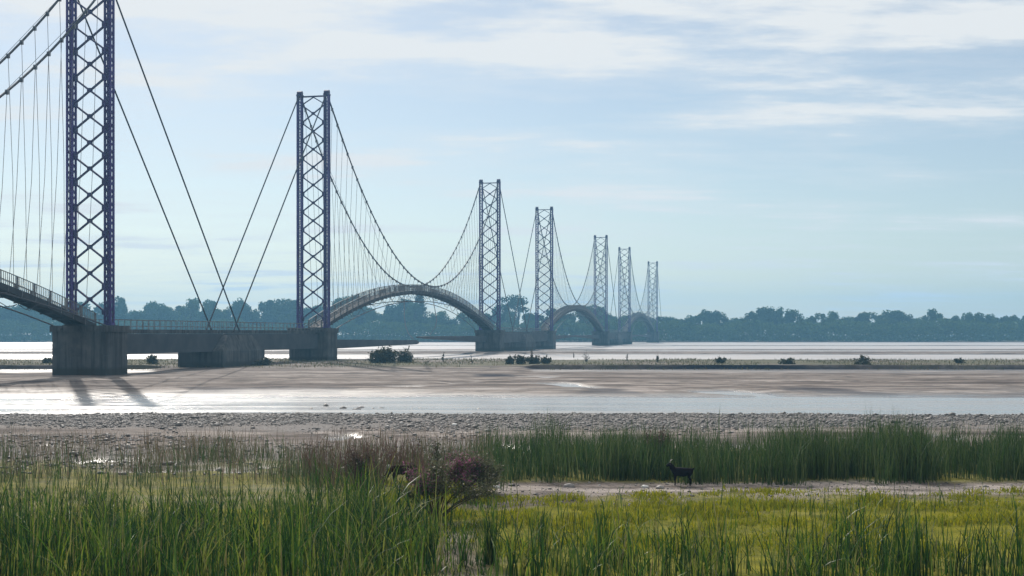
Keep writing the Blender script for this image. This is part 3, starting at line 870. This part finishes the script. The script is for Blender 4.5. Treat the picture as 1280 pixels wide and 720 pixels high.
# ---- single plants
def shrub(name, px, py, width, height, label, cat='shrub', group=None, n=500, leaf=(0.08, 0.2), mat='bush', stems=9, seed=0, gaps=True, zb=None):
    r = np.random.default_rng(seed + 900)
    Y = depth(py, 0.45 if py < 470 else 0.2)
    p = at(px, Y); p.z = gz(p.x, p.y) - 0.03
    e = tag(empty(name, p), label, cat, group)
    t = MB(); pts = []
    for k in range(stems):
        a = r.uniform(0, 6.28); q = r.uniform(0.1, 1.0) * width / 2; h = height * r.uniform(0.4, 1.12) * (1 - 0.3 * (q / (width / 2)) ** 2)
        x, y = math.cos(a) * q, math.sin(a) * q * 0.6
        b = (x * 0.45, y * 0.45, h * 0.5)
        t.tube([(x * 0.12, y * 0.12, 0), b, (x, y, h)], [0.014 * height + 0.01, 0.01 * height + 0.006, 0.01], 4)
        um = r.uniform(0.65, 1.02)
        for j in range(int(n // stems * r.choice([0.3, 0.8, 1.6]))):
            u = r.uniform(0.1, um)
            c = Vector((x * 0.12, y * 0.12, 0)).lerp(Vector(b), u * 2) if u < 0.5 else Vector(b).lerp(Vector((x, y, h)), u * 2 - 1)
            s = (0.11 * width + 0.03) * (1.15 - 0.85 * u)
            pts.append((c.x + r.normal() * s, c.y + r.normal() * s * .7, max(0.02, c.z + r.normal() * s * .7)))
    t.build('stem', M['twig'], e)
    pts = np.array(pts); v, q = leaf_cards(pts, r.uniform(*leaf, len(pts)), 0.0, 1.5, r)
    link('foliage', np_mesh('foliage', v, q, None, M[mat]), e)
    return e


shrub('scrub_bush', 479, 454.0, 6.4, 2.8, 'large dark scrub bush on the sandbar, below the long girder arm', n=2000, leaf=(0.09, 0.24), stems=26, seed=1)
shrub('scrub_bush', 506, 453.5, 5.0, 2.3, 'dark scrub bush right against the large bush on the sandbar', n=1100, leaf=(0.09, 0.22), stems=20, seed=2)
for k, (px, w, h, lab) in enumerate(((637, 2.4, 1.5, 'low dark scrub bush left of the tall bare sapling on the sandbar'), (652, 2.6, 1.9, 'scrub bush with bare twigs rising over the bright water'),
                                     (668, 3.0, 1.5, 'dark scrub bush at the foot of the tall bare sapling'), (682, 2.2, 1.2, 'smallest low scrub bush at the right end of the sandbar clump'))):
    shrub('scrub_bush', px, 455.5, w, h, lab, n=420, leaf=(0.09, 0.22), stems=12, seed=10 + k)
for k, (px, py, h, lab) in enumerate(((554, 453, 1.9, 'spindly sapling on the sandbar midway between bush and pier'), (590, 454.5, 1.5, 'thin sapling below the broad dark pier'),
                                      (664, 455, 3.3, 'tallest bare sapling, rising from the scrub clump'), (733, 453, 1.9, 'twiggy sapling with a fanned top over the bright water'),
                                      (784, 452, 1.5, 'lone thin sapling over the bright water, right of the fanned one'), (822, 454, 1.7, 'leafless sapling on the sandbar below the smallest tower'))):
    shrub('sapling', px, py, 0.7 if px != 733 else 1.4, h, lab, 'sapling', None, n=60, leaf=(0.05, 0.14), stems=5 if px != 733 else 9, seed=30 + k)
for k, px in enumerate((60, 190, 330, 900, 985, 1080, 1200)):
    shrub('scrub_bush', px, 455 + k % 3, 2.2 + k % 3, 1.0 + 0.4 * (k % 2), 'low scrub bush on the sandbar %s' % ('left of the largest arch' if px < 438 else 'past the smallest tower'), group='scrub bushes %s' % ('left' if px < 438 else 'right'), n=380, leaf=(0.1, 0.24), stems=10, seed=60 + k)


def tamarisk(px, py, width, height, label, nspray, pink, seed, name='flowering_bush', lean=0.0, nb=26):
    r = np.random.default_rng(seed)
    Y = depth(py, 0.2); p = at(px, Y); p.z = gz(p.x, p.y) - 0.04
    e = tag(empty(name, p), label, 'bush')
    t = MB(); tips = []
    for k in range(nb):
        a = r.uniform(0, 6.28); q = width / 2 * r.uniform(0.15, 1.0); h = height * r.uniform(0.5, 1.0) * (1 - 0.3 * (q / (width / 2)) ** 2)
        x, y = math.cos(a) * q + lean * h, math.sin(a) * q * 0.55
        b = (x * 0.35, y * 0.35, h * 0.5); c = (x, y, h)
        t.tube([(r.normal() * .03, r.normal() * .03, 0), b, ((b[0] + c[0]) / 2 + r.normal() * .05, (b[1] + c[1]) / 2, (b[2] + c[2]) / 2 + 0.04), c], [0.022, 0.014, 0.008, 0.003], 5)
        for j in range(14):
            u = r.uniform(0.35, 1.0); s = Vector(b).lerp(Vector(c), u)
            d = Vector((r.normal() * .16 + x * .08, r.normal() * .14, r.uniform(0.05, 0.3)))
            t.tube([s, s + d], [0.004, 0.0015], 3); tips.append((s, d))
    t.build('branch', M['twig'], e)
    for nm, mat, sel, cnt, sz in (('foliage', M['tamarisk'], lambda s: True, nspray, (0.012, 0.034)), ('blossom', M['blossom'], pink, nspray // 3, (0.012, 0.03))):
        T = [x for x in tips if sel(x[0])]
        if not T: continue
        pts = []
        for j in range(cnt):
            s, d = T[r.integers(len(T))]
            u = r.random(); c = s + d * u * 1.1
            pts.append((c.x + r.normal() * .07, c.y + r.normal() * .07, max(0.05, c.z + r.normal() * .06)))
        pts = np.array(pts); v, q = leaf_cards(pts, r.uniform(*sz, len(pts)), 0.0, 1.8, r)
        link(nm, np_mesh(nm, v, q, None, mat), e)
    return e


tamarisk(544, 650, 2.8, 1.62, 'feathery grey green bush with pink blossom on forking dark stems', 5200,
         lambda s: (s.x > 0.45 and 0.9 < s.z < 1.6) or (abs(s.x + 0.3) < 0.3 and 0.75 < s.z < 1.2), 3, lean=0.16)
tamarisk(583, 622, 1.6, 1.25, 'smaller bush thick with magenta blossom, right of the forking one', 4500, lambda s: s.x < 0.3 and s.z > 0.5, 4)
tamarisk(603, 618, 1.2, 1.0, 'small green bush at the left end of the sandy strip', 3500, lambda s: False, 5, 'green_bush')
tamarisk(549, 612, 0.8, 2.1, 'slender wispy young tamarisk rising tallest behind the blossom', 260, lambda s: False, 6, 'wispy_bush', nb=7)
tamarisk(455, 612, 1.5, 1.2, 'brownish dry bush among stalks at the left of the goats', 1500, lambda s: False, 8, 'dry_bush')
tamarisk(822, 584, 1.3, 1.5, 'reddish brown seeding bush at the back of the reed bed', 1500, lambda s: False, 9, 'seeding_bush')
for o in list(COL.objects):
    if o.name.startswith('foliage') and o.parent and o.parent.name.startswith(('dry_bush', 'seeding_bush')):
        o.data.materials[0] = M['weed']


# individual reed clumps in the muddy opening
def clump(px, py, n, hgt, label, seed):
    r = np.random.default_rng(seed); Y = depth(py, 0.05); p = at(px, Y)
    X = p.x + r.normal(0, 0.09, n); YY = p.y + r.normal(0, 0.09, n)
    me = blades('reed_clump', X, YY, hgt * r.uniform(0.55, 1.05, n), r.uniform(0.014, 0.028, n), r.uniform(0, 0.35, n), M['reed'], r, 5)
    tag(link('reed_clump', me), label, 'reed clump')


clump(537, 712, 90, 1.15, 'thick reed clump at the left edge of the muddy opening', 1)
clump(578, 716, 26, 1.25, 'thin reed clump of few blades standing in the muddy opening', 2)
clump(612, 714, 80, 1.3, 'thick dark reed clump at the right edge of the muddy opening', 3)
clump(676, 690, 36, 1.15, 'tall loose reed clump before the turf, right of the muddy opening', 4)
clump(752, 690, 36, 1.2, 'reed clump standing over glinting marsh water', 5)

# ---------------------------------------------------------------- stones
def ico(sub=1):
    bm = bmesh.new(); bmesh.ops.create_icosphere(bm, subdivisions=sub, radius=1.0)
    v = np.array([x.co[:] for x in bm.verts]); f = np.array([[x.index for x in q.verts] for q in bm.faces]); bm.free()
    return v, f


IV, IF = ico(1)
def stones(name, X, Y, rad, mat, r=rng, sink=0.25):
    n = len(X); Z = ground(X, Y)
    jit = 1 + 0.22 * r.normal(size=(n, len(IV), 1))
    sc = np.stack([rad * r.uniform(0.8, 1.4, n), rad * r.uniform(0.8, 1.3, n), rad * r.uniform(0.45, 0.8, n)], 1)[:, None, :]
    v = IV[None] * jit * sc
    a = r.uniform(0, 6.28, n); ca, sa = np.cos(a)[:, None], np.sin(a)[:, None]
    x = v[..., 0] * ca - v[..., 1] * sa; y = v[..., 0] * sa + v[..., 1] * ca
    v = np.stack([x + X[:, None], y + Y[:, None], v[..., 2] + (Z + rad * sink)[:, None]], -1)
    f = (np.arange(n) * len(IV))[:, None, None] + IF[None]
    return np_mesh(name, v.reshape(-1, 3), None, f.reshape(-1, 3), mat, False)


X, Y = scatter(61440, -260, 1540, 60, 79.5, lambda X, Y, px: np.clip(2.6 * fbm(X / 2.4, Y / 3.5, 4) - 0.3 - 1.3 * smooth01(67.0 + 7 * (fbm(X / 5, Y / 9, 3) - .5) - Y, 0, 5), 0.02, 1))
g1 = stones('gravel', X, Y, rng.gamma(1.2, 0.018, len(X)) + 0.016, M['stone'])
stuff('gravel', g1, 'grey cobble gravel along the near edge of the river channel', 'gravel')
X, Y = scatter(6500, -260, 640, 43, 60, lambda X, Y, px: np.clip(2.4 * fbm(X / 2.2 + 40, Y / 2.2, 3) - 0.8, 0, 1))
stuff('gravel', stones('gravel', X, Y, rng.gamma(2.0, 0.016, len(X)) + 0.02, M['stone']), 'scattered stones in wet mud behind the dry stalks', 'gravel')
X, Y = scatter(1860, 600, 1540, 35.5, 41, None)
stuff('gravel', stones('gravel', X, Y, rng.gamma(1.4, 0.009, len(X)) + 0.008, M['stone']), 'small stones strewn on the sandy strip', 'gravel')
X, Y = scatter(900, 380, 640, 84, 92, lambda X, Y, px: 1 - smooth01(Y + (px - 438) * 0.02, 85.5, 90))
stuff('gravel', stones('gravel', X, Y, rng.gamma(2.5, 0.03, len(X)) + 0.04, M['stone'], sink=0.9), 'stones breaking the surface of the near channel', 'gravel')


def boulder(px, py, rad, label, mat='stone', seed=0, sub=2):
    r = np.random.default_rng(seed); Y = depth(py, 0.2); p = at(px, Y); p.z = gz(p.x, p.y) + rad * 0.25
    v, f = ico(sub)
    d = 1 + 0.16 * np.sin(v @ r.normal(size=3) * 2.3 + r.uniform(0, 6)) + 0.1 * np.sin(v @ r.normal(size=3) * 4.1)
    v = v * d[:, None] * np.array([rad * 1.3, rad, rad * 0.65])
    o = link('rock', np_mesh('rock', v, None, f, M[mat], True), None, p)
    tag(o, label, 'rock')


boulder(568, 533.5, 0.12, 'single white stone on the grey cobbles', 'pale_stone', 1)
boulder(597, 541.5, 0.11, 'dark flat rock on the mud behind the reeds, the left of two', 'stone', 2)
boulder(610, 540.5, 0.14, 'dark rock on the mud behind the reeds, the right and larger of two', 'stone', 3)
boulder(458, 539.5, 0.09, 'small dark rock alone on the mud at the left', 'stone', 4)
boulder(620.5, 612.5, 0.10, 'bright white stone at the left tip of the sandy strip', 'pale_stone', 5)
boulder(806, 611.5, 0.09, 'small pale stone on the sandy strip near the black goat', 'pale_stone', 6)
boulder(712, 611, 0.12, 'greyish stone in the middle of the sandy strip', 'stone', 7)
boulder(825, 613, 0.10, 'brown grey rock on the sandy strip below the black goat', 'stone', 8)

# stakes
st = MB(); p = at(600, depth(616, .25)); z = gz(p.x, p.y)
st.tube([(0, 0, -0.1), (0.01, 0, 0.2), (-0.005, 0, 0.36)], [0.022, 0.02, 0.016], 6)
tag(st.build('wooden_stake', M['driftwood'], None, (p.x, p.y, z)), 'short pale stake beside the blossoming bush', 'stake')
st = MB(); p = at(717, depth(447, .0)); z = gz(p.x, p.y)
st.tube([(0, 0, -0.3), (0.05, 0, 0.6), (0.0, 0, 1.25)], [0.12, 0.13, 0.07], 6)
tag(st.build('wooden_stake', M['bark'], None, (p.x, p.y, z)), 'dark stump post standing in the bright shallow water', 'stake')


# ---------------------------------------------------------------- goats
def goat(loc, rz, mat, label, graze=False, scale=1.0):
    e = tag(empty('goat', loc, rz), label, 'goat')
    e.scale = (scale,) * 3
    # goat faces +X, stands 0.62 m at the back
    V = []; E = []; R = []
    def add(p, r, par=None):
        V.append(p); R.append(r)
        if par is not None: E.append((par, len(V) - 1))
        return len(V) - 1
    pel = add((-0.28, 0, 0.53), 0.125)
    bel = add((-0.05, 0, 0.49), 0.165, pel); che = add((0.20, 0, 0.51), 0.15, bel); wit = add((0.29, 0, 0.56), 0.11, che)
    if graze: nk = [(0.40, 0, 0.50), (0.50, 0, 0.36), (0.56, 0, 0.25), (0.60, 0, 0.13), (0.61, 0, 0.07)]
    else: nk = [(0.34, 0, 0.64), (0.37, 0, 0.71), (0.41, 0, 0.755), (0.49, 0, 0.71), (0.545, 0, 0.67)]
    k = wit
    for p, r in zip(nk, (0.095, 0.08, 0.078, 0.055, 0.038)): k = add(p, r, k)
    tl = add((-0.40, 0, 0.58), 0.035, pel); add((-0.45, 0, 0.64), 0.018, tl)
    for sy in (-1, 1):
        h = add((-0.30, sy * 0.09, 0.43), 0.085, pel); n_ = add((-0.24, sy * 0.10, 0.32), 0.055, h); ho = add((-0.335, sy * 0.10, 0.20), 0.03, n_)
        sh = add((-0.31, sy * 0.10, 0.06), 0.022, ho); add((-0.295, sy * 0.10, 0.0), 0.027, sh)
        s = add((0.22, sy * 0.09, 0.38), 0.065, che); kn = add((0.23, sy * 0.09, 0.20), 0.032, s); f = add((0.225, sy * 0.09, 0.06), 0.021, kn); add((0.24, sy * 0.09, 0.0), 0.027, f)
    bm = bmesh.new(); ly = bm.verts.layers.skin.verify()
    bv = []
    for i, p in enumerate(V):
        q = bm.verts.new(p); q[ly].radius = (R[i], R[i]); q[ly].use_root = (i == 0); bv.append(q)
    for a_, b_ in E: bm.edges.new((bv[a_], bv[b_]))
    me = bpy.data.meshes.new('body'); bm.to_mesh(me); bm.free(); me.materials.append(mat)
    o = link('body', me, e)
    o.modifiers.new('Skin', 'SKIN').use_smooth_shade = True
    sd = o.modifiers.new('Sub', 'SUBSURF'); sd.levels = sd.render_levels = 2
    hd = Vector(nk[2])
    for sy in (-1, 1):
        q = MB()
        if graze: q.tube([hd + Vector((0.02, sy * 0.05, 0.03)), hd + Vector((0.03, sy * 0.13, -0.01)), hd + Vector((0.02, sy * 0.17, -0.05))], [0.022, 0.032, 0.006], 6)
        else: q.tube([hd + Vector((-0.02, sy * 0.05, 0.01)), hd + Vector((-0.03, sy * 0.12, -0.02)), hd + Vector((-0.01, sy * 0.17, -0.07))], [0.022, 0.034, 0.006], 6)
        q.build('ear', mat, e, smooth=True)
        q = MB()
        if graze: q.tube([hd + Vector((0.06, sy * 0.025, 0.03)), hd + Vector((0.12, sy * 0.04, 0.07)), hd + Vector((0.11, sy * 0.06, 0.14))], [0.018, 0.013, 0.004], 6)
        else: q.tube([hd + Vector((0.0, sy * 0.025, 0.05)), hd + Vector((-0.03, sy * 0.04, 0.13)), hd + Vector((-0.09, sy * 0.06, 0.17))], [0.018, 0.013, 0.004], 6)
        q.build('horn', M['horn'], e, smooth=True)
    return e


def on_ground(px, py, zg=0.25):
    p = at(px, depth(py, zg)); p.z = gz(p.x, p.y) - 0.005
    return p


goat(on_ground(852, 607), math.pi - 0.12, M['goat_black'], 'black goat with pale horns standing at the right end of the reed bed', False, 0.88)
goat(on_ground(501, 606), math.pi + 0.5, M['goat_brown'], 'dark brown goat grazing behind the stalks, the left of a pair', True, 0.92)
goat(on_ground(514, 604), 1.9, M['goat_brown'], 'dark brown goat beside the pink bush, right of the other brown one', True, 0.95)

# ---------------------------------------------------------------- air
hz = MB(); hz.box(-1500, 1500, -120, 2450, -4, 76)
hm, ht, hout = nt('pale_blue_haze')
pv = ht.nodes.new('ShaderNodeVolumePrincipled')
pv.inputs['Color'].default_value = (0.26, 0.60, 0.92, 1); pv.inputs['Density'].default_value = 0.00044
pv.inputs['Anisotropy'].default_value = 0.2
ht.links.new(pv.outputs['Volume'], hout.inputs['Volume'])
tag(hz.build('haze', hm), 'thin blue haze over the river', 'haze', None, 'stuff')

# ---------------------------------------------------------------- light, sky, camera
SUN_EL, SUN_AZ = math.radians(36), math.radians(-20)      # ahead of the camera, to the left
sd = Vector((math.sin(SUN_AZ) * math.cos(SUN_EL), math.cos(SUN_AZ) * math.cos(SUN_EL), math.sin(SUN_EL)))
sun = bpy.data.lights.new('sun', 'SUN'); sun.energy = 3.6; sun.angle = math.radians(0.6); sun.color = (1.0, 0.93, 0.84)
so = link('sun', sun); so.rotation_euler = (-sd).to_track_quat('-Z', 'Y').to_euler()

W = bpy.data.worlds.new('World'); SC.world = W; W.use_nodes = True
t = W.node_tree; t.nodes.clear()
wo = t.nodes.new('ShaderNodeOutputWorld'); bg = t.nodes.new('ShaderNodeBackground')
sk = t.nodes.new('ShaderNodeTexSky'); sk.sky_type = 'NISHITA'; sk.sun_disc = False
sk.sun_elevation = SUN_EL; sk.sun_rotation = SUN_AZ; sk.air_density = 1.0; sk.dust_density = 0.5; sk.ozone_density = 1.0
tc = t.nodes.new('ShaderNodeTexCoord'); sp = t.nodes.new('ShaderNodeSeparateXYZ'); t.links.new(tc.outputs['Generated'], sp.inputs[0])


def math_(op, a, b=None):
    n = t.nodes.new('ShaderNodeMath'); n.operation = op
    for s_, v_ in zip(n.inputs, (a, b)):
        if v_ is None: continue
        if isinstance(v_, (int, float)): s_.default_value = v_
        else: t.links.new(v_, s_)
    return n.outputs[0]


zc_ = math_('ADD', math_('MAXIMUM', sp.outputs['Z'], 0.0), 0.06)
cb = t.nodes.new('ShaderNodeCombineXYZ')
t.links.new(math_('DIVIDE', sp.outputs['X'], zc_), cb.inputs[0]); t.links.new(math_('DIVIDE', sp.outputs['Y'], zc_), cb.inputs[1])
cl = noise(t, 1.15, 7, cb.outputs[0], 0.62, (0.62, 1.15, 1))
hi = t.nodes.new('ShaderNodeMapRange'); hi.inputs['From Min'].default_value = 0.16; hi.inputs['From Max'].default_value = 0.235
hi.inputs['To Min'].default_value = 0.0; hi.inputs['To Max'].default_value = 0.15; t.links.new(sp.outputs['Z'], hi.inputs['Value'])
cf = ramp(t, math_('ADD', cl, hi.outputs[0]), (0.44, 0.12), (0.55, 0.34), (0.64, 0.98))
CLOUD = (9.6, 9.75, 9.8)
mx = mix_rgb(t, cf, sk.outputs['Color'], CLOUD)
t.links.new(mx, bg.inputs['Color']); bg.inputs['Strength'].default_value = 0.061
t.links.new(bg.outputs['Background'], wo.inputs['Surface'])

cam = bpy.data.cameras.new('camera'); cam.sensor_width = 36.0; cam.lens = 36.0 * F / 1280.0
cam.shift_y = (HZ - 360.0) / 1280.0; cam.clip_start = 0.1; cam.clip_end = 8000
co = link('camera', cam, None, (0, 0, EYE)); co.rotation_euler = (math.radians(90), 0, 0)
SC.camera = co
SC.view_settings.view_transform = 'Standard'; SC.view_settings.look = 'None'; SC.view_settings.exposure = 0.55; SC.view_settings.gamma = 1.0
SC.render.engine = 'CYCLES'
SC.cycles.use_denoising = True
SC.cycles.max_bounces = 6; SC.cycles.transparent_max_bounces = 8; SC.cycles.volume_bounces = 0
